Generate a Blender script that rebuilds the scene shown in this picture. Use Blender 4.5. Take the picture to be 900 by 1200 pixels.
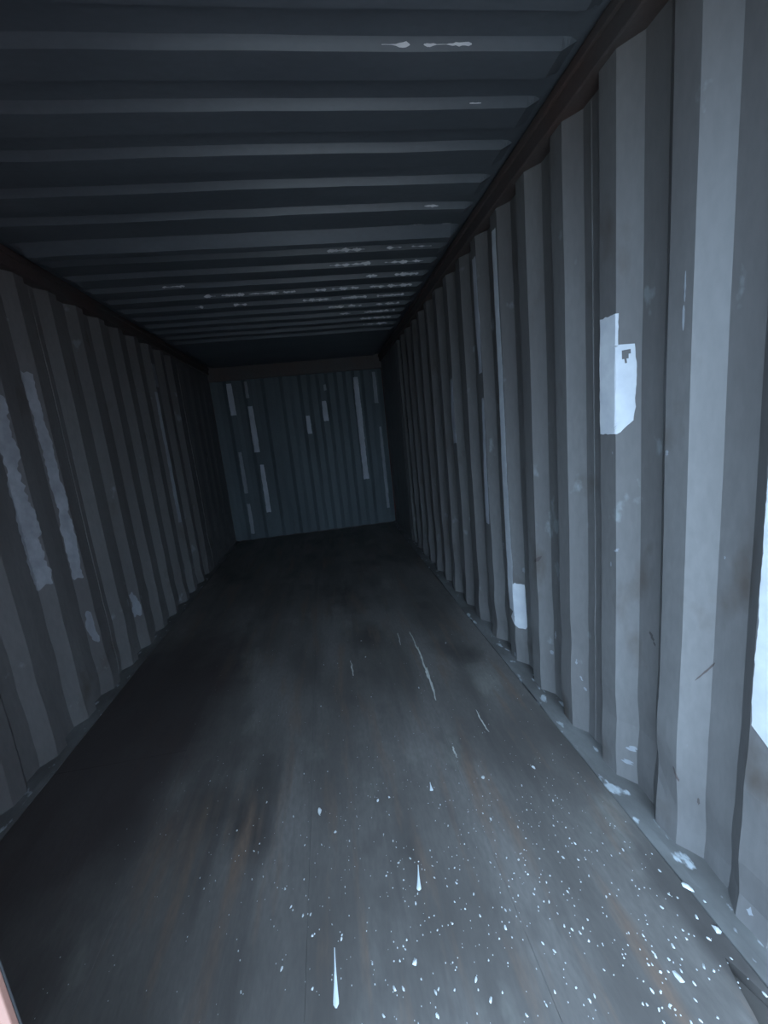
import bpy, bmesh, math, random
from mathutils import Vector, Matrix, noise

scene = bpy.context.scene
for o in list(bpy.data.objects):
    bpy.data.objects.remove(o, do_unlink=True)
C = scene.collection
rnd = random.Random(7)

# ---------------------------------------------------------------- camera
# container frame: X across (0 = left wall), Y into the container (0 = door plane), Z up (0 = floor)
W, H, L = 2.35, 2.39, 5.87
CAM = Vector((1.427, -0.334, 1.355))
F_PX = 497.0
YAW, PITCH, ROLL = 0.1213, -0.1881, -0.1023


def camera_axes():
    cy, sy, cp, sp = math.cos(YAW), math.sin(YAW), math.cos(PITCH), math.sin(PITCH)
    f = Vector((sy * cp, cy * cp, sp))
    r = Vector((cy, -sy, 0))
    u = r.cross(f)
    cr, sr = math.cos(ROLL), math.sin(ROLL)
    return cr * r + sr * u, -sr * r + cr * u, f


AX_R, AX_U, AX_F = camera_axes()
cam_data = bpy.data.cameras.new('camera')
cam = bpy.data.objects.new('camera', cam_data)
C.objects.link(cam)
cam_data.sensor_fit = 'VERTICAL'
cam_data.sensor_height = 36.0
cam_data.lens = F_PX * 36.0 / 1200.0
cam_data.clip_start = 0.02
m = Matrix((AX_R, AX_U, -AX_F)).transposed().to_4x4()
m.translation = CAM
cam.matrix_world = m
scene.camera = cam

# ---------------------------------------------------------------- sky light and exposure
world = bpy.data.worlds.new('overcast_sky')
scene.world = world
world.use_nodes = True
wn = world.node_tree.nodes
bg = wn['Background']
bg.inputs['Color'].default_value = (0.50, 0.735, 1.0, 1)
# standard overcast sky: luminance (1 + 2 sin(elevation)) / 3 of the zenith's
wl = world.node_tree.links
w_geo = wn.new('ShaderNodeTexCoord')
w_sep = wn.new('ShaderNodeSeparateXYZ')
w_max = wn.new('ShaderNodeMath')
w_max.operation = 'MAXIMUM'
w_max.inputs[1].default_value = 0.0
w_mad = wn.new('ShaderNodeMath')
w_mad.operation = 'MULTIPLY_ADD'
w_mad.inputs[1].default_value = 1.0
w_mad.inputs[2].default_value = 0.5
wl.new(w_geo.outputs['Generated'], w_sep.inputs[0])
wl.new(w_sep.outputs['Z'], w_max.inputs[0])
wl.new(w_max.outputs[0], w_mad.inputs[0])
wl.new(w_mad.outputs[0], bg.inputs['Strength'])
vs = scene.view_settings
vs.view_transform = 'Standard'
vs.look = 'None'
vs.gamma = 1.0
vs.use_curve_mapping = False
vs.exposure = 3.35


def on_floor(px, py, z=0.0):
    """point of the floor plane seen at a pixel of the 900x1200 photograph"""
    d = AX_R * ((px - 450) / F_PX) - AX_U * ((py - 600) / F_PX) + AX_F
    return CAM + d * ((z - CAM.z) / d.z)


# ---------------------------------------------------------------- materials
def mat(name, base, rough=0.6, var=None, scale=4.0, stretch=(1, 1, 1), lo=0.35, hi=0.65,
        fine=0.0, fine_scale=60.0, bump=0.0, bump_scale=30.0, spots=None, metallic=0.0, detail=5.0, spec=0.5):
    """procedural paint / wood / paper: base colour mixed to var by noise, optional wear spots and bump"""
    mt = bpy.data.materials.new(name)
    mt.use_nodes = True
    nt = mt.node_tree
    n, l = nt.nodes, nt.links
    b = n['Principled BSDF']
    b.inputs['Roughness'].default_value = rough
    b.inputs['Metallic'].default_value = metallic
    b.inputs['Specular IOR Level'].default_value = spec
    geo = n.new('ShaderNodeNewGeometry')
    mp = n.new('ShaderNodeMapping')
    mp.inputs['Scale'].default_value = stretch
    l.new(geo.outputs['Position'], mp.inputs['Vector'])
    col = n.new('ShaderNodeRGB')
    col.outputs[0].default_value = (*base, 1)
    out = col.outputs[0]

    def mix(fac, a, colour):
        mx = n.new('ShaderNodeMix')
        mx.data_type = 'RGBA'
        l.new(fac, mx.inputs[0])
        l.new(a, mx.inputs[6])
        mx.inputs[7].default_value = (*colour, 1)
        return mx.outputs[2]

    def noise_mask(sc, a, c, vec=mp.outputs['Vector'], det=detail):
        nz = n.new('ShaderNodeTexNoise')
        nz.inputs['Scale'].default_value = sc
        nz.inputs['Detail'].default_value = det
        l.new(vec, nz.inputs['Vector'])
        mr = n.new('ShaderNodeMapRange')
        mr.inputs[1].default_value = a
        mr.inputs[2].default_value = c
        l.new(nz.outputs['Fac'], mr.inputs[0])
        return mr.outputs[0], nz.outputs['Fac']

    if var is not None:
        fac, _ = noise_mask(scale, lo, hi)
        out = mix(fac, out, var)
    for (colour, sc, a, c, st) in (spots or []):
        m2 = n.new('ShaderNodeMapping')
        m2.inputs['Scale'].default_value = st
        l.new(geo.outputs['Position'], m2.inputs['Vector'])
        fac, _ = noise_mask(sc, a, c, m2.outputs['Vector'])
        out = mix(fac, out, colour)
    if fine:
        fac, raw = noise_mask(fine_scale, 0.3, 0.7)
        mu = n.new('ShaderNodeMath')
        mu.operation = 'MULTIPLY'
        mu.inputs[1].default_value = fine
        l.new(fac, mu.inputs[0])
        out = mix(mu.outputs[0], out, tuple(x * 0.45 for x in base))
    l.new(out, b.inputs['Base Color'])
    if bump:
        _, raw = noise_mask(bump_scale, 0, 1)
        bp = n.new('ShaderNodeBump')
        bp.inputs['Strength'].default_value = bump
        bp.inputs['Distance'].default_value = 0.004
        l.new(raw, bp.inputs['Height'])
        l.new(bp.outputs['Normal'], b.inputs['Normal'])
    return mt


M = {}
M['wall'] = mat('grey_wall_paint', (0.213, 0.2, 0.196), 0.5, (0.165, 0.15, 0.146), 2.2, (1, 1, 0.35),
                spots=[((0.12, 0.095, 0.08), 5.0, 0.60, 0.74, (1, 1, 0.6)),
                       ((0.30, 0.31, 0.31), 9.0, 0.66, 0.72, (1, 1, 0.7))],
                fine=0.25, bump=0.12, bump_scale=25)
M['roof'] = mat('grey_roof_paint', (0.155, 0.172, 0.195), 0.42, (0.115, 0.13, 0.15), 2.0, (0.5, 1, 1), fine=0.2, bump=0.08)
M['rail'] = mat('rusty_rail_paint', (0.10, 0.088, 0.085), 0.6, (0.115, 0.075, 0.066), 3.0, (1, 1, 1), fine=0.3, bump=0.15)
M['strip'] = mat('dusty_edge_steel', (0.19, 0.185, 0.18), 0.6, (0.10, 0.09, 0.085), 6.0, (1, 0.5, 1),
                 spots=[((0.48, 0.5, 0.52), 22.0, 0.62, 0.68, (1, 0.5, 1))], fine=0.3, bump=0.2)
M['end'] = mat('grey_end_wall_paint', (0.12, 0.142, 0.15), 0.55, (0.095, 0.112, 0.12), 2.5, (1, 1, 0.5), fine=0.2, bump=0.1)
M['dark'] = mat('dirty_underfloor', (0.09, 0.08, 0.07), 0.9, (0.06, 0.05, 0.045))
M['paper'] = mat('white_paper', (0.78, 0.78, 0.8), 0.6, (0.66, 0.66, 0.7), 14, fine=0.05, bump=0.05)
M['tape'] = mat('old_tape_residue', (0.62, 0.61, 0.66), 0.55, (0.5, 0.5, 0.53), 10, (1, 1, 0.5), fine=0.15, bump=0.15)
M['pale'] = mat('pale_tape_residue', (0.46, 0.46, 0.49), 0.6, (0.33, 0.33, 0.35), 16, (1, 1, 0.6), fine=0.25, bump=0.15)
M['faint'] = mat('faint_tape_residue', (0.38, 0.385, 0.41), 0.6, (0.3, 0.3, 0.32), 10, (1, 1, 0.5), fine=0.2, bump=0.15)
M['fleck'] = mat('white_flake', (0.66, 0.67, 0.68), 0.6, (0.4, 0.4, 0.4), 30)
M['drip'] = mat('white_paint', (0.78, 0.82, 0.84), 0.35, (0.7, 0.74, 0.77), 30)
M['door'] = mat('faded_red_door_paint', (0.34, 0.175, 0.135), 0.55, (0.30, 0.155, 0.12), 3, fine=0.1, bump=0.05)
M['gasket'] = mat('black_rubber', (0.025, 0.025, 0.027), 0.7, (0.04, 0.04, 0.042), 8)
M['steel'] = mat('galvanised_steel', (0.42, 0.43, 0.44), 0.4, (0.34, 0.35, 0.36), 9, metallic=0.6)
M['frame'] = mat('red_frame_paint', (0.22, 0.07, 0.06), 0.55, (0.17, 0.06, 0.05), 3, fine=0.2, bump=0.1)
M['ground'] = mat('dusty_yard', (0.23, 0.185, 0.15), 0.85, (0.18, 0.145, 0.115), 0.8, fine=0.3, bump=0.3)
M['scratch'] = mat('pale_scratch', (0.55, 0.54, 0.5), 0.7, (0.42, 0.4, 0.36), 30)


def wood(i):
    k = 0.97 + 0.06 * rnd.random()
    mt = mat('worn_plywood', (0.175 * k, 0.156 * k, 0.144 * k), 0.5, (0.098 * k, 0.085 * k, 0.078 * k), 2.6, (1.6, 0.5, 1), 0.36, 0.64,
             spots=[((0.040, 0.033, 0.031), 2.3, 0.55, 0.70, (1.0, 0.6, 1)),
                    ((0.24, 0.225, 0.20), 3.3, 0.60, 0.78, (1.2, 0.6, 1)),
                    ((0.17, 0.118, 0.09), 5.0, 0.54, 0.72, (2.6, 0.3, 1)),
                    ((0.06, 0.051, 0.048), 5.0, 0.56, 0.82, (2.4, 0.25, 1))],
             fine=0.4, fine_scale=55, bump=0.25, bump_scale=40)
    # dark noise-edged oval mixed into the board colour beside the left wall
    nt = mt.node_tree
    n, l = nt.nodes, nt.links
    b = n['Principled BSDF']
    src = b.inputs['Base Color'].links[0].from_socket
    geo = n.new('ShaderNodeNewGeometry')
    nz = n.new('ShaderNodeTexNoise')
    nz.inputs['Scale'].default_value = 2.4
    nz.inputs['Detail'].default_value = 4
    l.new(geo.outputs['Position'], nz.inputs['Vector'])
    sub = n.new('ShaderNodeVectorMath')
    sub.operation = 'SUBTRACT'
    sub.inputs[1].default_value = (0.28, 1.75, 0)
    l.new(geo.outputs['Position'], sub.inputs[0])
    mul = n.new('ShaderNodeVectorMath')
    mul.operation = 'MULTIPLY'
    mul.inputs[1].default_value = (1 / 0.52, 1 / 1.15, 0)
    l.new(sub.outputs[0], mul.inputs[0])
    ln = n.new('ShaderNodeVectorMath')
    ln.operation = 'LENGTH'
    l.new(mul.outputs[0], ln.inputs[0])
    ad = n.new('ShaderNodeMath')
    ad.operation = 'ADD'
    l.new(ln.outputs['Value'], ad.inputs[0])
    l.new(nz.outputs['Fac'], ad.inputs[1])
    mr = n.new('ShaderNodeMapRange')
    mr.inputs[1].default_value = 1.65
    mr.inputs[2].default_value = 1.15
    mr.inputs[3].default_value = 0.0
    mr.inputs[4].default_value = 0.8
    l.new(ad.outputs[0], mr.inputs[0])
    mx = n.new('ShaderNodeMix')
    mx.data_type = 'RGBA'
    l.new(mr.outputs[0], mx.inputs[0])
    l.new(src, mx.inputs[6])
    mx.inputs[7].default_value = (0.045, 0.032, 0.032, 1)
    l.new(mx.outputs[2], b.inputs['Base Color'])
    return mt


# ---------------------------------------------------------------- builders
def link(name, me, material, parent=None):
    o = bpy.data.objects.new(name, me)
    C.objects.link(o)
    if material is not None and not me.materials:
        me.materials.append(material)
    if parent is not None:
        o.parent = parent
    return o


def mesh(name, verts, faces, material, parent=None, smooth=False):
    me = bpy.data.meshes.new(name)
    me.from_pydata([tuple(v) for v in verts], [], faces)
    me.update()
    if smooth:
        me.polygons.foreach_set('use_smooth', [True] * len(me.polygons))
    return link(name, me, material, parent)


def box(name, a, b, material, parent=None, bevel=0.0):
    bm = bmesh.new()
    bmesh.ops.create_cube(bm, size=1)
    for v in bm.verts:
        v.co = Vector([a[i] + (v.co[i] + 0.5) * (b[i] - a[i]) for i in range(3)])
    if bevel:
        bmesh.ops.bevel(bm, geom=bm.edges[:], offset=bevel, segments=2, profile=0.5, affect='EDGES')
    me = bpy.data.meshes.new(name)
    bm.to_mesh(me)
    bm.free()
    return link(name, me, material, parent)


def tube(name, a, b, r, material, parent=None, seg=14):
    a, b = Vector(a), Vector(b)
    bm = bmesh.new()
    bmesh.ops.create_cone(bm, cap_ends=True, segments=seg, radius1=r, radius2=r, depth=(b - a).length)
    q = Vector((0, 0, 1)).rotation_difference((b - a).normalized())
    for v in bm.verts:
        v.co = q @ v.co + (a + b) / 2
    me = bpy.data.meshes.new(name)
    bm.to_mesh(me)
    bm.free()
    return link(name, me, material, parent)


def structure(name, label, loc=(0, 0, 0)):
    o = bpy.data.objects.new(name, None)
    o.empty_display_size = 0.1
    C.objects.link(o)
    o.location = loc
    o['kind'] = 'structure'
    o['label'] = label
    return o


def tag(o, label, cat, group=None):
    o['label'] = label
    o['category'] = cat
    if group:
        o['group'] = group
    return o


def solid(o, t, offset):
    md = o.modifiers.new('thickness', 'SOLIDIFY')
    md.thickness = t
    md.offset = offset
    return o


# ---------------------------------------------------------------- corrugated side walls
PITCH_W, DEPTH_W = 0.278, 0.043
KNOTS = (0.0, 0.076, 0.134, 0.220)
RIDGE = {'right': 0.651, 'left': 1.915}
RIB_END = 4.60


def profile(side, y):
    t = (y - RIDGE[side]) % PITCH_W
    if t < KNOTS[1]:
        d = 0.0
    elif t < KNOTS[2]:
        d = (t - KNOTS[1]) / (KNOTS[2] - KNOTS[1])
    elif t < KNOTS[3]:
        d = 1.0
    else:
        d = 1 - (t - KNOTS[3]) / (PITCH_W - KNOTS[3])
    k = 1.0 if y < RIB_END - 0.1 else 0.12
    return DEPTH_W * d * k


def dent(side, y, z):
    s = 3.1 if side == 'right' else 17.7
    big = noise.noise(Vector((s, y * 1.7, z * 1.4)))
    small = noise.noise(Vector((s + 9, y * 6.0, z * 3.2)))
    low = max(0.0, 1.0 - z / 0.75)
    knock = noise.noise(Vector((s + 5, y * 5.0, z * 6.0)))
    return 0.004 * big + 0.0018 * small + low * 0.018 * knock


def wall_x(side, y, z, lift=0.0):
    d = profile(side, y) + dent(side, y, z) - lift
    return W + d if side == 'right' else -d


def corrugated_sheet(side, y0, y1, z0, z1, parent):
    ys = set([y0, y1])
    k = math.floor((y0 - RIDGE[side]) / PITCH_W) - 1
    while RIDGE[side] + k * PITCH_W < y1 + PITCH_W:
        for a, b in zip(KNOTS, KNOTS[1:] + (PITCH_W,)):
            for q in (a, (a + b) / 2):
                y = RIDGE[side] + k * PITCH_W + q
                if y0 < y < y1:
                    ys.add(round(y, 5))
        k += 1
    ys = sorted(ys)
    nz = 44
    zs = [z0 + (z1 - z0) * (i / nz) for i in range(nz + 1)]
    verts = [(wall_x(side, y, z), y, z) for y in ys for z in zs]
    faces = []
    for i in range(len(ys) - 1):
        for j in range(nz):
            a = i * (nz + 1) + j
            f = (a, a + 1, a + nz + 2, a + nz + 1)
            faces.append(f if side == 'right' else f[::-1])
    o = mesh('corrugated_sheet', verts, faces, M['wall'], parent)
    return solid(o, 0.002, -1 if True else 1)


def weld(name, pts, r, material, parent):
    """a small raised bead following points"""
    verts, faces = [], []
    for i, p in enumerate(pts):
        for k in range(5):
            a = math.pi * 2 * k / 5
            rr = r * (0.8 + 0.4 * rnd.random())
            verts.append(Vector(p) + Vector((math.cos(a) * rr, math.sin(a) * rr, 0)))
        if i:
            b = i * 5
            for k in range(5):
                faces.append((b - 5 + k, b - 5 + (k + 1) % 5, b + (k + 1) % 5, b + k))
    return mesh(name, verts, faces, material, parent)


WALLS = {}
for side, lab in (('right', 'grey corrugated steel wall with torn paper and white tape remains'),
                  ('left', 'dim grey corrugated steel wall with pale tape residue')):
    root = structure('wall_' + side, lab, (W if side == 'right' else 0, 0, 0))
    inv = Matrix.Translation(-root.location)
    cuts = [0.0] + [RIDGE[side] + PITCH_W * k + 0.175 for k in ((1, 5, 9) if side == 'right' else (-3, 1, 5))] + [RIB_END, L]
    for a, b in zip(cuts, cuts[1:]):
        o = corrugated_sheet(side, a, b, -0.03, 2.33, root)
        o.matrix_parent_inverse = inv
    for a in cuts[1:-1]:
        pts = [(wall_x(side, a, z, 0.001), a, z) for z in [0.01 + 2.3 * i / 60 for i in range(61)]]
        o = weld('weld_seam', pts, 0.0028, M['wall'], root)
        o.matrix_parent_inverse = inv
    s = 1 if side == 'right' else -1
    bx = W if side == 'right' else 0.0
    # top side rail: square tube with a lower lip
    x0, x1 = sorted((bx - s * 0.022, bx + s * 0.065))
    o = box('top_rail', (x0, -0.02, 2.315), (x1, L + 0.05, 2.43), M['rail'], root, 0.006)
    o.matrix_parent_inverse = inv
    x0, x1 = sorted((bx - s * 0.034, bx - s * 0.018))
    o = box('top_rail_lip', (x0, 0.0, 2.372), (x1, L, 2.40), M['rail'], root, 0.003)
    o.matrix_parent_inverse = inv
    x0, x1 = sorted((bx + s * 0.040, bx + s * 0.085))
    o = box('bottom_rail', (x0, -0.02, -0.16), (x1, L + 0.05, 0.004), M['frame'], root, 0.004)
    o.matrix_parent_inverse = inv
    WALLS[side] = root

# ---------------------------------------------------------------- far end wall
root = structure('wall_back', 'far grey ribbed end wall with white tape strips', (W / 2, L, 0))
inv = Matrix.Translation(-root.location)
PB, DB = 0.25, 0.018


def end_y(x, z, lift=0.0):
    t = (x - 0.215) % PB
    if t < 0.075:
        d = 0
    elif t < 0.125:
        d = (t - 0.075) / 0.05
    elif t < 0.2:
        d = 1
    else:
        d = 1 - (t - 0.2) / 0.05
    n_ = noise.noise(Vector((x * 2.2, 40.0, z * 1.8)))
    return L + DB * d + 0.008 * n_ + 0.0 - lift


xs = set([-0.03, W + 0.03])
for k in range(-2, 11):
    for q in (0, 0.0375, 0.075, 0.1, 0.125, 0.1625, 0.2, 0.225):
        x = 0.215 + k * PB + q
        if -0.03 < x < W + 0.03:
            xs.add(round(x, 5))
xs = sorted(xs)
nz = 40
for xa, xb in ((-0.03, 0.84), (0.84, 1.59), (1.59, W + 0.03)):
    xx = sorted(set([xa, xb] + [x for x in xs if xa < x < xb]))
    verts = [(x, end_y(x, -0.03 + 2.27 * j / nz), -0.03 + 2.27 * j / nz) for x in xx for j in range(nz + 1)]
    faces = []
    for i in range(len(xx) - 1):
        for j in range(nz):
            a = i * (nz + 1) + j
            faces.append((a, a + nz + 1, a + nz + 2, a + 1))
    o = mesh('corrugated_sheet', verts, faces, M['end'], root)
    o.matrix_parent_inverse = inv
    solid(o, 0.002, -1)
o = box('end_header', (-0.06, L - 0.03, 2.225), (W + 0.06, L + 0.08, 2.43), M['rail'], root, 0.006)
o.matrix_parent_inverse = inv
o = box('end_sill', (-0.06, L - 0.012, -0.16), (W + 0.06, L + 0.08, 0.006), M['rail'], root, 0.004)
o.matrix_parent_inverse = inv
for xa in (-0.09, W + 0.0):
    o = box('corner_post', (xa, L - 0.02, -0.17), (xa + 0.09, L + 0.09, 2.43), M['frame'], root, 0.008)
    o.matrix_parent_inverse = inv

# ---------------------------------------------------------------- roof
root = structure('ceiling', 'dark grey corrugated steel roof seen from below', (W / 2, L / 2, H))
inv = Matrix.Translation(-root.location)
PR, DR = 0.218, 0.028
SEAM_Y = 2.13          # broad lapped seam between two roof sheets
R0 = 1.036             # centre of a door-facing slope before the seam
R1 = 2.36              # and after it
ROOF_END = 4.40


def roof_depth(y):
    """0 = low plane, 1 = high plane"""
    if y > ROOF_END:
        return 0.35
    r = R0 if y < SEAM_Y else R1
    t = (y - (r - 0.008)) % PR
    if SEAM_Y - 0.155 < y < SEAM_Y:
        return 1.0
    if SEAM_Y <= y < SEAM_Y + 0.036:
        return 1.0 - 1.9 * (y - SEAM_Y) / 0.036
    if SEAM_Y + 0.036 <= y < SEAM_Y + 0.09:
        return -0.9
    if SEAM_Y + 0.09 <= y < SEAM_Y + 0.115:
        return -0.9 + 1.9 * (y - SEAM_Y - 0.09) / 0.025
    if SEAM_Y + 0.115 <= y < R1 - 0.008:
        return 1.0
    if t < 0.012:
        return 1 - t / 0.012
    if t < 0.110:
        return 0
    if t < 0.130:
        return (t - 0.110) / 0.020
    return 1


def roof_z(x, y, lift=0.0):
    e = min(x, W - x)
    k = max(0.0, min(1.0, (e - 0.045) / 0.05))
    sag = 0.006 * noise.noise(Vector((x * 1.1, y * 1.3, 77))) + 0.002 * noise.noise(Vector((x * 4, y * 5, 7)))
    return H + DR * (roof_depth(y) * k + (1 - k) * 0.9) + sag - lift


def roof_knots(a, b):
    ys = set([a, b])
    for r in (R0, R1):
        for k in range(-8, 20):
            for q in (-0.008, 0.004, 0.055, 0.102, 0.122, 0.165):
                ys.add(round(r + k * PR + q, 5))
    for q in (-0.155, -0.1549, 0, 0.036, 0.09, 0.115):
        ys.add(round(SEAM_Y + q, 5))
    ys.add(ROOF_END + 0.0005)
    return sorted(y for y in ys if a <= y <= b)


nx = 40
rx = [-0.04 + (W + 0.08) * i / nx for i in range(nx + 1)]
rx = sorted(set(rx + [0.045, 0.07, 0.095, W - 0.045, W - 0.07, W - 0.095]))
for a, b in ((-0.02, SEAM_Y), (SEAM_Y, 3.30), (3.30, 4.42), (4.42, L + 0.02)):
    ys = roof_knots(a, b)
    verts = [(x, y, roof_z(x, y)) for y in ys for x in rx]
    faces = []
    N = len(rx)
    for i in range(len(ys) - 1):
        for j in range(N - 1):
            q = i * N + j
            faces.append((q, q + N, q + N + 1, q + 1))
    o = mesh('roof_sheet', verts, faces, M['roof'], root)
    o.matrix_parent_inverse = inv
    solid(o, 0.002, -1)

# bare bright chips along the door-facing roof slopes
def roof_chip(k, x0, x1, r=R1, wdt=0.0105):
    yc = r + k * PR - 0.002
    n_ = max(4, int((x1 - x0) / 0.009))
    verts, faces = [], []
    for i in range(n_ + 1):
        x = x0 + (x1 - x0) * i / n_
        env = 0.15 if i in (0, n_) else max(0.08, min(1.0, 0.6 + 1.6 * noise.noise(Vector((x * 22, yc * 9, k)))))
        for y in (yc - wdt / 2 * env * rnd.uniform(0.3, 1), yc + wdt / 2 * env * rnd.uniform(0.3, 1)):
            verts.append((x, y, roof_z(x, y, 0.0012)))
        if i:
            b = 2 * i
            faces.append((b - 2, b - 1, b + 1, b))
    o = mesh('paint_chip', verts, faces, M['paper'], root)
    o.matrix_parent_inverse = inv
    solid(o, 0.0006, 1)


chips = [(0, 1.58, 1.80), (0, 1.93, 2.02), (0, 2.08, 2.20), (1, 1.60, 1.86), (1, 1.95, 2.20), (2, 0.52, 0.66), (2, 1.85, 1.93),
         (2, 2.05, 2.22), (3, 0.72, 0.80), (3, 0.84, 1.0), (3, 1.03, 1.24), (3, 1.27, 1.36), (3, 1.50, 1.58), (3, 1.62, 1.82),
         (3, 1.90, 2.22), (4, 0.60, 0.66), (4, 0.88, 0.98), (4, 1.40, 1.62), (4, 1.70, 1.9), (4, 1.98, 2.2), (5, 1.60, 1.88),
         (5, 2.0, 2.2), (6, 1.7, 1.8), (6, 1.92, 2.2), (7, 1.9, 2.2), (8, 1.95, 2.2)]
for k, a, b in chips:
    roof_chip(k, a, b)
for k, a, b in ((0, 1.72, 1.80), (0, 1.84, 1.98), (4, 2.05, 2.12), (5, 2.02, 2.1), (5, 2.2, 2.25), (1, 2.05, 2.09)):
    roof_chip(k, a, b, R0, 0.007)

# ---------------------------------------------------------------- floor
root = structure('floor', 'dark worn plywood floor littered with white flecks', (W / 2, L / 2, 0))
inv = Matrix.Translation(-root.location)
o = box('underfloor', (0.0, -0.02, -0.08), (W, L, -0.032), M['dark'], root)
o.matrix_parent_inverse = inv
cols = [0.05, 0.625, 1.21, 1.797, 2.285]
starts = [1.52, 2.30, 1.35, 3.05]
for c in range(4):
    xa, xb = cols[c] + 0.0004, cols[c + 1] - 0.0004
    ys = [0.0]
    y = starts[c] if starts[c] > 0.5 else starts[c] + 2.4
    while y < L - 0.4:
        ys.append(y)
        y += 2.4
    ys.append(L - 0.01)
    for i in range(len(ys) - 1):
        ya, yb = ys[i] + 0.0006, ys[i + 1] - 0.0006
        dz = 0.0
        bm = bmesh.new()
        if c == 3 and i == 0:      # broken corner by the door
            outline = [(xa, ya), (xb - 0.15, ya), (xb - 0.085, 0.24), (xb - 0.071, 0.278), (xb - 0.058, 0.33), (xb - 0.040, 0.382), (xb - 0.032, 0.362), (xb - 0.014, 0.303), (xb - 0.006, 0.22), (xb - 0.003, ya), (xb, ya), (xb, yb), (xa, yb)]
        else:
            outline = [(xa, ya), (xb, ya), (xb, yb), (xa, yb)]
        f = bm.faces.new([bm.verts.new((px, py, -0.028)) for px, py in outline])
        ex = bmesh.ops.extrude_face_region(bm, geom=[f])
        for v in ex['geom']:
            if isinstance(v, bmesh.types.BMVert):
                v.co.z = dz
        bmesh.ops.recalc_face_normals(bm, faces=bm.faces[:])
        me = bpy.data.meshes.new('plywood_panel')
        bm.to_mesh(me)
        bm.free()
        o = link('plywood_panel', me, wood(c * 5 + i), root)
        o.matrix_parent_inverse = inv

# dusty, bent steel angle along each wall foot
for side in ('right', 'left'):
    verts, faces = [], []
    n_ = 90
    for i in range(n_ + 1):
        y = L * i / n_
        wob = 0.008 * noise.noise(Vector((y * 3.0, 5.0 if side == 'right' else 8.0, 0)))
        for q, zz in ((0.0, -0.02), (0.0, 0.004), (0.03, 0.007), (0.066, 0.006), (0.112, 0.006), (0.112, -0.02)):
            x = 2.287 + q if side == 'right' else 0.048 - q
            edge = wob if q < 0.05 else 0
            verts.append((x + edge, y, zz + (0.004 * noise.noise(Vector((y * 7, q * 40, 3))) if zz > 0 else 0)))
        if i:
            b = i * 6
            for k in range(5):
                f = (b - 6 + k, b - 5 + k, b + k + 1, b + k)
                faces.append(f if side == 'left' else f[::-1])
    o = mesh('edge_strip', verts, faces, M['strip'], root)
    o.matrix_parent_inverse = inv

# pale scratches cut into the floor
def scratch(p, q, wdt):
    a, b = on_floor(*p), on_floor(*q)
    d = (b - a).normalized()
    s = Vector((-d.y, d.x, 0))
    n_ = 14
    verts, faces = [], []
    for i in range(n_ + 1):
        t = i / n_
        c_ = a.lerp(b, t) + s * 0.006 * noise.noise(Vector((t * 5, a.x * 9, a.y)))
        ww = wdt * (0.2 + 0.9 * abs(noise.noise(Vector((t * 9, a.y * 7, 2)))) + 0.25 * math.sin(t * math.pi))
        verts += [c_ + s * ww + Vector((0, 0, 0.0004)), c_ + Vector((0, 0, 0.0011)), c_ - s * ww + Vector((0, 0, 0.0004))]
        if i:
            k = 3 * i
            faces += [(k - 3, k - 2, k + 1, k), (k - 2, k - 1, k + 2, k + 1)]
    o = mesh('scratch_mark', verts, faces, M['scratch'], root)
    o.matrix_parent_inverse = inv


for p, q, w_ in (((480, 740), (494, 770), 0.006), ((490, 758), (502, 795), 0.007), ((500, 782), (511, 821), 0.008), ((499, 786), (508, 806), 0.006),
                 ((466, 742), (470, 756), 0.006), ((530, 875), (536, 888), 0.005), ((411, 774), (414, 792), 0.006),
                 ((557, 832), (573, 858), 0.005)):
    scratch(p, q, w_)

# ---------------------------------------------------------------- door frame and doors
root = structure('trim_1', 'door frame of the container', (W / 2, 0, 0))
inv = Matrix.Translation(-root.location)
o = box('door_header', (-0.06, -0.10, 2.28), (W + 0.06, 0.0, 2.45), M['frame'], root, 0.008)
o.matrix_parent_inverse = inv
o = box('door_sill', (-0.06, -0.10, -0.17), (W + 0.06, -0.001, -0.004), M['frame'], root, 0.008)
o.matrix_parent_inverse = inv
for xa in (-0.12, W + 0.01):
    o = box('corner_post', (xa, -0.10, -0.17), (xa + 0.11, 0.03, 2.45), M['frame'], root, 0.008)
    o.matrix_parent_inverse = inv


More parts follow.
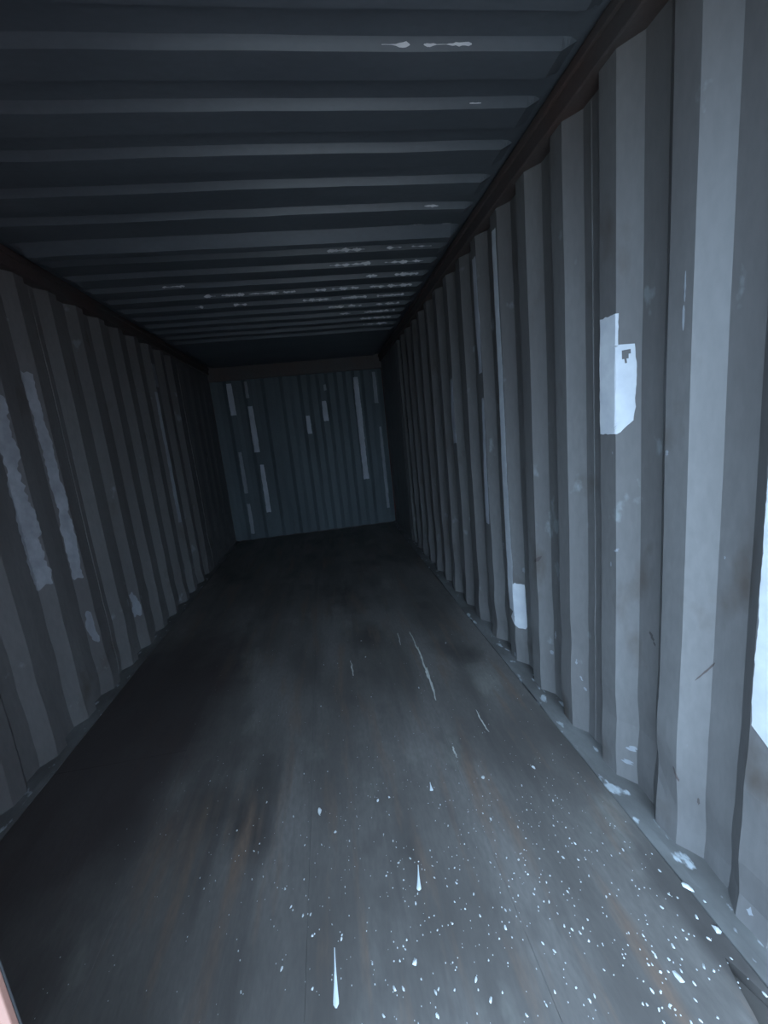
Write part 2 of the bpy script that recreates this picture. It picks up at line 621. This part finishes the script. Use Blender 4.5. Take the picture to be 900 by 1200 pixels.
def door(name, label, hinge, ang, mirror):
    """leaf 1.155 m wide, local x from the hinge, local y outward"""
    wd, z0, z1 = 1.122, 0.005, 2.275
    r = structure(name, label, hinge)
    r.rotation_euler = (0, 0, ang)
    s = -1 if mirror else 1

    def bx(nm, a, b, mt, par, bev=0.003):
        x0, x1 = sorted((a[0] * s, b[0] * s))
        return box(nm, (x0, a[1], a[2]), (x1, b[1], b[2]), mt, par, bev)
    bx('door_frame', (0.0, -0.045, z0), (0.06, 0.0, z1), M['door'], r)
    bx('door_frame', (wd - 0.10, -0.045, z0), (wd - 0.03, 0.0, z1), M['door'], r)
    bx('door_lip', (wd - 0.11, -0.050, z0), (wd + 0.0358, -0.0445, z1), M['door'], r, 0.001)
    bx('door_frame', (0.06, -0.045, z0), (wd - 0.10, 0.0, z0 + 0.10), M['door'], r)
    bx('door_frame', (0.06, -0.045, z1 - 0.10), (wd - 0.10, 0.0, z1), M['door'], r)
    # horizontally ribbed panel
    prof = []
    z = z0 + 0.095
    while z < z1 - 0.3:
        prof += [(z, -0.035), (z + 0.16, -0.035), (z + 0.2, -0.008), (z + 0.27, -0.008), (z + 0.31, -0.035)]
        z += 0.35
    prof.append((z1 - 0.095, -0.035))
    verts, faces = [], []
    for i, (zz, yy) in enumerate(prof):
        verts += [(0.055 * s, yy, zz), ((wd - 0.095) * s, yy, zz)]
        if i:
            b = 2 * i
            f = (b - 2, b - 1, b + 1, b)
            faces.append(f if not mirror else f[::-1])
    o = mesh('door_panel', verts, faces, M['door'], r)
    solid(o, 0.004, 0)
    bx('door_gasket', (wd - 0.029, -0.0444, z0), (wd + 0.0364, -0.0432, z1), M['gasket'], r, 0.0003)
    bx('door_gasket', (-0.012, -0.02, z0), (0.002, 0.006, z1), M['gasket'], r, 0.003)
    for bxx in (0.38, 0.84):
        rod = tube('locking_rod', (bxx * s, -0.075, z0 + 0.01), (bxx * s, -0.075, z1 - 0.01), 0.017, M['steel'], r)
        for zz in (0.25, 0.95, 1.65, 2.1):
            bx('rod_bracket', (bxx - 0.03, -0.1, zz), (bxx + 0.03, -0.04, zz + 0.06), M['steel'], rod)
        bx('rod_handle', (bxx - 0.36, -0.108, 1.02), (bxx + 0.02, -0.094, 1.06), M['steel'], rod)
    for zz in (0.2, 0.8, 1.4, 2.0):
        bx('hinge', (-0.03, -0.062, zz), (0.14, -0.044, zz + 0.09), M['steel'], r)
    return r


door('door_1', 'closed door leaf in faded pinkish red paint with a black rubber edge', (-0.005, -0.012, 0), 0.0, False)
door('door_2', 'opened door leaf in faded red paint', (W + 0.03, -0.06, 0), math.radians(90), True)

# ---------------------------------------------------------------- yard outside
bm = bmesh.new()
bmesh.ops.create_grid(bm, x_segments=1, y_segments=1, size=30)
for v in bm.verts:
    v.co.z = -0.171
me = bpy.data.meshes.new('ground')
bm.to_mesh(me)
bm.free()
g = link('ground', me, M['ground'])
g['kind'] = 'structure'
g['label'] = 'dusty yard around the container'


# ---------------------------------------------------------------- tape, paper and residue stuck to the walls
def patch(name, side, rows, material, label, cat, group=None, lift=0.0016, rag=0.004, ny=None, hole=None):
    """rows: list of (z, y0, y1) from bottom to top; follows the corrugation of the wall"""
    zs = []
    for (a, b) in zip(rows, rows[1:]):
        n_ = max(2, int((b[0] - a[0]) / 0.012))
        for i in range(n_):
            t = i / n_
            zs.append(tuple(a[k] + (b[k] - a[k]) * t for k in range(3)))
    zs.append(rows[-1])
    n_ = ny or max(3, int((max(r[2] for r in rows) - min(r[1] for r in rows)) / 0.008))
    verts, faces = [], []
    sd = rnd.random() * 100
    for i, (z, a, b) in enumerate(zs):
        a2 = a + rag * (noise.noise(Vector((z * 11, sd, 0))) + 0.6 * noise.noise(Vector((z * 47, sd, 5))))
        b2 = b + rag * (noise.noise(Vector((z * 11, sd + 7, 0))) + 0.6 * noise.noise(Vector((z * 47, sd + 7, 5))))
        for k in range(n_ + 1):
            y = a2 + (b2 - a2) * k / n_
            zz = z
            if i in (0, len(zs) - 1):
                zz += rag * 1.5 * noise.noise(Vector((y * 60, sd, 3)))
            if side == 'back':
                verts.append((y, end_y(y, zz, lift), zz))
            else:
                verts.append((wall_x(side, y, zz, lift), y, zz))
        if i:
            for k in range(n_):
                q = (i - 1) * (n_ + 1) + k
                if hole and hole[0] < zs[i][0] < hole[1] and abs(verts[q][1] - hole[2]) < hole[3] * (zs[i][0] - hole[0]) / (hole[1] - hole[0]):
                    continue
                f = (q, q + 1, q + n_ + 2, q + n_ + 1)
                faces.append(f if side != 'right' else f[::-1])
    # put the origin at the patch's centre
    c_ = sum((Vector(v) for v in verts), Vector()) / len(verts)
    verts = [Vector(v) - c_ for v in verts]
    o = mesh(name, verts, faces, material)
    o.location = c_
    solid(o, 0.0007, 1)
    return tag(o, label, cat, group)


def ridge(side, k):
    return RIDGE[side] + k * PITCH_W


# right wall ---------------------------------------------------------------
r1 = ridge('right', 1)           # 0.929
patch('torn_label', 'right', [(1.270, r1 - 0.004, r1 + 0.074), (1.276, r1 - 0.014, r1 + 0.074), (1.292, r1 - 0.026, r1 + 0.074), (1.31, r1 - 0.042, r1 + 0.074), (1.35, r1 - 0.046, r1 + 0.074),
                              (1.47, r1 - 0.047, r1 + 0.074), (1.535, r1 - 0.044, r1 + 0.074), (1.541, r1 - 0.008, r1 + 0.074),
                              (1.632, r1 - 0.006, r1 + 0.074)], M['paper'],
      'large torn white paper label wrapped over a wall ridge at chest height', 'label', hole=(1.487, 1.526, r1 - 0.026, 0.012), ny=24)
r_1 = ridge('right', -1)
patch('paper_sheet', 'right', [(0.55, r_1 - 0.01, r_1 + 0.03), (0.58, r_1 - 0.03, r_1 + 0.071), (0.8, r_1 - 0.05, r_1 + 0.072), (1.3, r_1 - 0.05, r_1 + 0.072)],
      M['paper'], 'bright white paper on the wall ridge closest to the open doorway', 'paper')
r4 = ridge('right', 4)           # 1.763
patch('tape_strip', 'right', [(0.30, r4 + 0.01, r4 + 0.06), (0.5, r4 + 0.002, r4 + 0.066), (1.2, r4 + 0.004, r4 + 0.062), (2.0, r4 + 0.012, r4 + 0.06),
                              (2.24, r4 + 0.016, r4 + 0.058)], M['paper'],
      'long whitish tape strip running almost the full height of a wall ridge', 'tape')
patch('paper_scrap', 'right', [(0.215, r4 - 0.05, r4 - 0.02), (0.235, r4 - 0.06, r4 + 0.02), (0.255, r4 - 0.06, r4 + 0.045), (0.30, r4 - 0.062, r4 + 0.012), (0.46, r4 - 0.064, r4 + 0.001), (0.475, r4 - 0.06, r4 - 0.01)],
      M['paper'], 'small white paper scrap low on the wall under the long tape strip', 'paper', lift=0.0034)
r5 = ridge('right', 5)
patch('tape_residue', 'right', [(1.62, r5 + 0.01, r5 + 0.05), (1.9, r5 + 0.0, r5 + 0.06), (2.22, r5 + 0.005, r5 + 0.055)], M['tape'],
      'upper pale tape remnant on the ridge behind the long tape strip', 'tape')
patch('tape_residue', 'right', [(0.74, r5 + 0.02, r5 + 0.06), (0.86, r5 + 0.01, r5 + 0.066), (1.1, r5 + 0.01, r5 + 0.055), (1.48, r5 + 0.0, r5 + 0.03)], M['tape'],
      'lower pale tape remnant with lumpy end on the ridge behind the long strip', 'tape')
r7 = ridge('right', 7)
patch('tape_residue', 'right', [(1.22, r7 + 0.0, r7 + 0.06), (1.5, r7 + 0.0, r7 + 0.062), (1.66, r7 + 0.005, r7 + 0.05)], M['tape'],
      'short pale tape remnant midway up the right wall', 'tape')

# pale scuffs and dark scratches in the paint of the right wall
def on_right(px, py):
    d = AX_R * ((px - 450) / F_PX) - AX_U * ((py - 600) / F_PX) + AX_F
    p = CAM + d * ((W + 0.02 - CAM.x) / d.x)
    return p.y, p.z


def scuff(px, py, wy, hz, material, tilt=0.0):
    y, z = on_right(px, py)
    n_ = 6
    verts, faces = [], []
    sd = rnd.random() * 50
    for i in range(n_ + 1):
        t = i / n_ * 2 - 1
        half = wy * (math.sqrt(max(0.03, 1 - t * t)) * (0.55 + 0.9 * noise.noise(Vector((t * 4, sd, 1)))))
        for k in range(4):
            yy = y + tilt * t * hz + half * (k / 1.5 - 1)
            zz = z + t * hz
            verts.append((wall_x('right', yy, zz, 0.0012), yy, zz))
        if i:
            for k in range(3):
                q = (i - 1) * 4 + k
                faces.append((q, q + 4, q + 5, q + 1))
    o = mesh('scuff_mark', verts, faces, material, WALLS['right'])
    o.matrix_parent_inverse = Matrix.Translation(-WALLS['right'].location)
    solid(o, 0.0004, 1)


for px, py, wy, hz, tl in ((737, 878, 0.020, 0.012, -0.6), (734, 893, 0.018, 0.010, -0.5), (728, 644, 0.008, 0.007, -0.8), (722, 660, 0.005, 0.009, 0),
                           (681, 795, 0.006, 0.010, 0.3), (683, 808, 0.007, 0.008, 0.3), (678, 775, 0.005, 0.012, 0), (812, 335, 0.004, 0.035, 0),
                           (810, 372, 0.004, 0.03, 0), (790, 530, 0.010, 0.008, 0), (725, 530, 0.005, 0.005, 0), (885, 1066, 0.012, 0.012, 0),
                           (610, 669, 0.012, 0.016, 0), (586, 640, 0.015, 0.02, 0), (590, 800, 0.02, 0.015, 0), (646, 745, 0.012, 0.02, 0),
                           (643, 765, 0.014, 0.01, 0), (607, 766, 0.014, 0.012, 0), (840, 655, 0.006, 0.004, 0)):
    scuff(px, py, wy, hz, M['faint'], tl)
for px, py, wy, hz, tl in ((822, 788, 0.005, 0.035, -0.5), (634, 655, 0.016, 0.02, -0.9), (757, 750, 0.010, 0.02, 0.6), (800, 905, 0.008, 0.02, 0.4),
                           (815, 940, 0.006, 0.012, 0)):
    scuff(px, py, wy, hz, M['rail'], tl)

# left wall ----------------------------------------------------------------
def lr(k):
    return RIDGE['left'] + k * PITCH_W


patch('tape_residue', 'left', [(1.93, lr(0) - 0.066, lr(0) - 0.006), (2.12, lr(0) - 0.064, lr(0) - 0.012), (2.28, lr(0) - 0.06, lr(0) - 0.01)], M['faint'],
      'pale tape remnant just under the roof rail on the left wall', 'tape')
patch('tape_residue', 'left', [(0.78, lr(0) - 0.066, lr(0) - 0.004), (1.1, lr(0) - 0.068, lr(0)), (1.5, lr(0) - 0.062, lr(0) - 0.01), (1.7, lr(0) - 0.05, lr(0) - 0.012)], M['pale'],
      'broad pale tape strip with ragged edges on the left wall rib', 'tape', rag=0.02)
patch('tape_residue', 'left', [(0.72, lr(1) - 0.06, lr(1) - 0.01), (0.95, lr(1) - 0.05, lr(1)), (1.3, lr(1) - 0.05, lr(1) - 0.01), (1.83, lr(1) - 0.06, lr(1) - 0.02)], M['pale'],
      'narrow long pale tape strip on the left wall', 'tape', rag=0.01)
patch('tape_residue', 'left', [(0.33, lr(1) - 0.04, lr(1) - 0.01), (0.45, lr(1) - 0.055, lr(1) - 0.015), (0.52, lr(1) - 0.04, lr(1) - 0.02)], M['faint'],
      'small pale scrap near the floor on the left wall', 'tape', rag=0.012)
patch('tape_residue', 'left', [(0.25, lr(3) - 0.06, lr(3) - 0.01), (0.33, lr(3) - 0.05, lr(3)), (0.42, lr(3) - 0.06, lr(3) - 0.04)], M['faint'],
      'pale torn scrap above the floor edge of the left wall, deeper in', 'tape', rag=0.015)
patch('tape_residue', 'left', [(1.95, lr(7), lr(7) + 0.07), (2.15, lr(7), lr(7) + 0.06)], M['faint'],
      'short pale tape remnant high on the deepest left wall rib', 'tape')
patch('tape_residue', 'left', [(0.7, lr(7) - 0.03, lr(7) - 0.005), (1.9, lr(7) - 0.02, lr(7) + 0.005)], M['faint'],
      'thin tall pale tape line on the deepest left wall rib', 'tape')

# far wall -----------------------------------------------------------------
far = [(0.250, 1.77, 2.19, 0.075, 'tape strip at the top of the end wall nearest its left corner'),
       (0.485, 1.24, 1.87, 0.075, 'upper long tape strip on the second taped rib of the end wall'),
       (0.520, 0.375, 1.06, 0.062, 'lower long tape strip on the second taped rib of the end wall'),
       (0.250, 0.68, 1.265, 0.05, 'thin mid height tape strip near the left corner of the end wall'),
       (0.253, 0.09, 0.53, 0.05, 'thin tape strip reaching the floor in the left corner of the end wall'),
       (0.47, 1.98, 2.2, 0.045, 'faint tape stub above the long strip on the end wall'),
       (1.247, 1.42, 1.67, 0.06, 'short tape strip, the lower of the middle pair on the end wall'),
       (1.497, 1.575, 1.85, 0.07, 'short tape strip, the upper of the middle pair on the end wall'),
       (1.535, 1.99, 2.07, 0.04, 'tiny tape scrap near the top middle of the end wall'),
       (1.975, 0.69, 2.135, 0.075, 'tallest tape strip on the end wall'),
       (2.238, 1.755, 2.185, 0.05, 'tape strip at the top of the end wall nearest its right corner'),
       (2.257, 0.22, 1.42, 0.042, 'thin long tape strip down the right corner of the end wall')]
for i, (x, z0, z1, w_, lab) in enumerate(far):
    patch('tape_strip', 'back', [(z0, x - w_ / 2, x + w_ / 2), ((z0 + z1) / 2, x - w_ / 2, x + w_ / 2), (z1, x - w_ * 0.42, x + w_ * 0.42)],
          M['tape'] if w_ > 0.055 else M['faint'], 'whitish ' + lab, 'tape', 'tape strips on the end wall', rag=0.006, ny=5)

# ---------------------------------------------------------------- litter on the floor
def fleck_mesh(seed):
    r = random.Random(seed)
    n_ = 7
    verts = [(0, 0, 0.0035)]
    el = r.uniform(1.0, 2.3)
    for ring, (rad, zz) in enumerate(((0.55, 0.0028), (1.0, 0.0))):
        for k in range(n_):
            a = 2 * math.pi * k / n_
            q = rad * (0.0042 * (0.7 + 0.6 * r.random()))
            verts.append((math.cos(a) * q, math.sin(a) * q * el, zz * (0.7 + 0.5 * r.random())))
    faces = [(0, 1 + k, 1 + (k + 1) % n_) for k in range(n_)]
    faces += [(1 + k, 1 + n_ + k, 1 + n_ + (k + 1) % n_, 1 + (k + 1) % n_) for k in range(n_)]
    me = bpy.data.meshes.new('paint_fleck')
    me.from_pydata(verts, [], faces)
    me.materials.append(M['fleck'])
    return me


flecks = [fleck_mesh(i) for i in range(9)]
FL = 'small white paint fleck lying loose on the dark plywood floor'


def fleck(p, size, rot=None):
    o = bpy.data.objects.new('paint_fleck', rnd.choice(flecks))
    C.objects.link(o)
    z = 0.0 if 0.05 < p.x < 2.28 else 0.006
    o.location = (p.x, p.y, z)
    o.rotation_euler = (0, 0, rnd.uniform(-0.6, 0.6) if rot is None else rot)
    o.scale = (size, size, min(size, 1.3))
    return tag(o, FL, 'fleck', 'white flecks scattered over the floor')


seen = []
for x, y in ((188, 115), (250, 100), (385, 75), (412, 68), (510, 45), (632, 22), (650, 120), (797, 135), (285, 150), (55, 147), (95, 195), (435, 222),
             (232, 518), (168, 283), (182, 325), (210, 345), (232, 393), (300, 400), (160, 470), (425, 518), (445, 518), (487, 495), (565, 520),
             (560, 365), (525, 380), (685, 375), (700, 397), (670, 400), (650, 545), (735, 580), (880, 405), (882, 545), (800, 525), (780, 555), (800, 430),
             (850, 515), (820, 210), (835, 165), (855, 215), (715, 215), (610, 295), (570, 270), (590, 330), (525, 580), (520, 525), (615, 495), (645, 450),
             (775, 190)):
    seen.append((250 + x / 2, 900 + y / 2, 0.75))
for x, y in ((70, 203), (115, 303), (378, 493), (333, 575), (402, 700), (168, 440), (220, 460), (130, 518), (32, 563), (250, 650), (208, 692), (168, 708),
             (195, 745), (273, 702), (92, 803), (50, 852), (72, 852), (170, 822), (245, 820), (120, 895), (165, 893), (20, 950), (68, 1003), (120, 1015),
             (375, 865), (470, 860), (433, 888), (405, 935), (320, 965), (323, 1058), (15, 1080), (42, 1088), (175, 1090), (110, 1110), (130, 1105),
             (205, 1115), (535, 818), (632, 935), (300, 1190), (355, 1180), (140, 1190), (455, 1163), (735, 1030)):
    seen.append((750 + x / 5, 960 + y / 5, 0.7))
for x, y in ((238, 237), (287, 232), (370, 153), (385, 210), (405, 350), (228, 383), (572, 318), (798, 632), (825, 778), (428, 714), (468, 703), (224, 750),
             (131, 770), (280, 825), (667, 160), (252, 612)):
    seen.append((300 + x / 3, 700 + y / 3, 1.0))
for px, py, s in seen:
    p = on_floor(px, py)
    if 0.03 < p.x < W + 0.02 and p.y > 0.02:
        fleck(p, s * (0.6 + 0.45 * rnd.random()))
for px, py, s in ((805, 1041, 1.9), (840, 1089, 1.9), (566, 911, 1.7), (486, 1128, 1.6), (796, 1146, 1.5), (625, 899, 1.2), (374, 950, 1.7)):
    o = fleck(on_floor(px, py), s)
    if o.location.x > 2.0:
        tag(o, 'large white paint chip on the floor close to the right wall foot', 'fleck', 'large chips by the right wall')
    else:
        tag(o, 'large white paint chip out on the open plywood floor', 'fleck', 'large chips on the open floor')
# scattered small ones in the drifts by the right wall and in front of the door
n_ind = 0
clusters = [(1.95, 0.72, 0.17, 0.13, 34), (1.75, 0.52, 0.25, 0.10, 40), (2.05, 0.52, 0.12, 0.1, 30), (1.35, 0.62, 0.3, 0.14, 30), (1.62, 0.85, 0.2, 0.14, 18),
            (1.0, 1.05, 0.3, 0.25, 12)]
for cx, cy, sx, sy, n_ in clusters:
    for i in range(n_):
        p = Vector((rnd.gauss(cx, sx), rnd.gauss(cy, sy), 0))
        if 0.4 < p.x < 2.26 and 0.3 < p.y < 2.5:
            fleck(p, rnd.uniform(0.3, 0.6))
            n_ind += 1

# dust too fine to count: one object
verts, faces = [], []
for i in range(900):
    if i < 620:
        x, y = rnd.gauss(1.75, 0.4), rnd.gauss(0.7, 0.3)
    else:
        x, y = rnd.uniform(0.5, 2.25), rnd.uniform(0.3, 2.4)
    if not (0.12 < x < 2.27 and 0.1 < y < 3.2):
        continue
    r_ = rnd.uniform(0.0008, 0.0019)
    b = len(verts)
    a = rnd.random() * 6
    for k in range(4):
        verts.append((x + math.cos(a + k * 1.571) * r_, y + math.sin(a + k * 1.571) * r_ * 1.5, 0.0))
    verts.append((x, y, r_ * 0.6))
    faces += [(b + k, b + (k + 1) % 4, b + 4) for k in range(4)]
o = mesh('dust_specks', verts, faces, M['fleck'])
o['kind'] = 'stuff'
tag(o, 'fine white dust specks sprinkled over the plywood floor', 'dust')


def drip(name, p, q, w_, label, cat):
    """tapered run of paint: thin at p, fat and round at q"""
    a, b = on_floor(*p), on_floor(*q)
    d = (b - a).normalized()
    s = Vector((-d.y, d.x, 0))
    n_ = 16
    verts, faces = [], []
    for i in range(n_ + 1):
        t = i / n_
        ww = w_ * (0.16 + 0.84 * t ** 1.8)
        if t > 0.88:
            ww *= math.sqrt(max(0.02, 1 - ((t - 0.88) / 0.12) ** 2))
        c_ = (a.lerp(b, t) - a)
        for k, (u, z) in enumerate(((-1, 0.0), (-0.6, 0.0018), (0, 0.0025), (0.6, 0.0018), (1, 0.0))):
            verts.append(c_ + s * ww * u + Vector((0, 0, z)))
        if i:
            q_ = 5 * i
            for k in range(4):
                faces.append((q_ - 5 + k, q_ + k, q_ + k + 1, q_ - 4 + k))
    o = mesh(name, verts, faces, M['drip'], smooth=True)
    o.location = a
    return tag(o, label, cat)


drip('paint_drip', (392, 1111), (394, 1182), 0.0085, 'long white teardrop of paint on the plywood floor near the doorway', 'paint drip')
drip('paint_drip', (490, 1014), (491, 1044), 0.008, 'short white paint streak on the floor beyond the teardrop of paint', 'paint drip')
drip('paint_drip', (504, 917), (506, 927), 0.008, 'small white paint dash on the floor past the short white streak', 'paint drip')
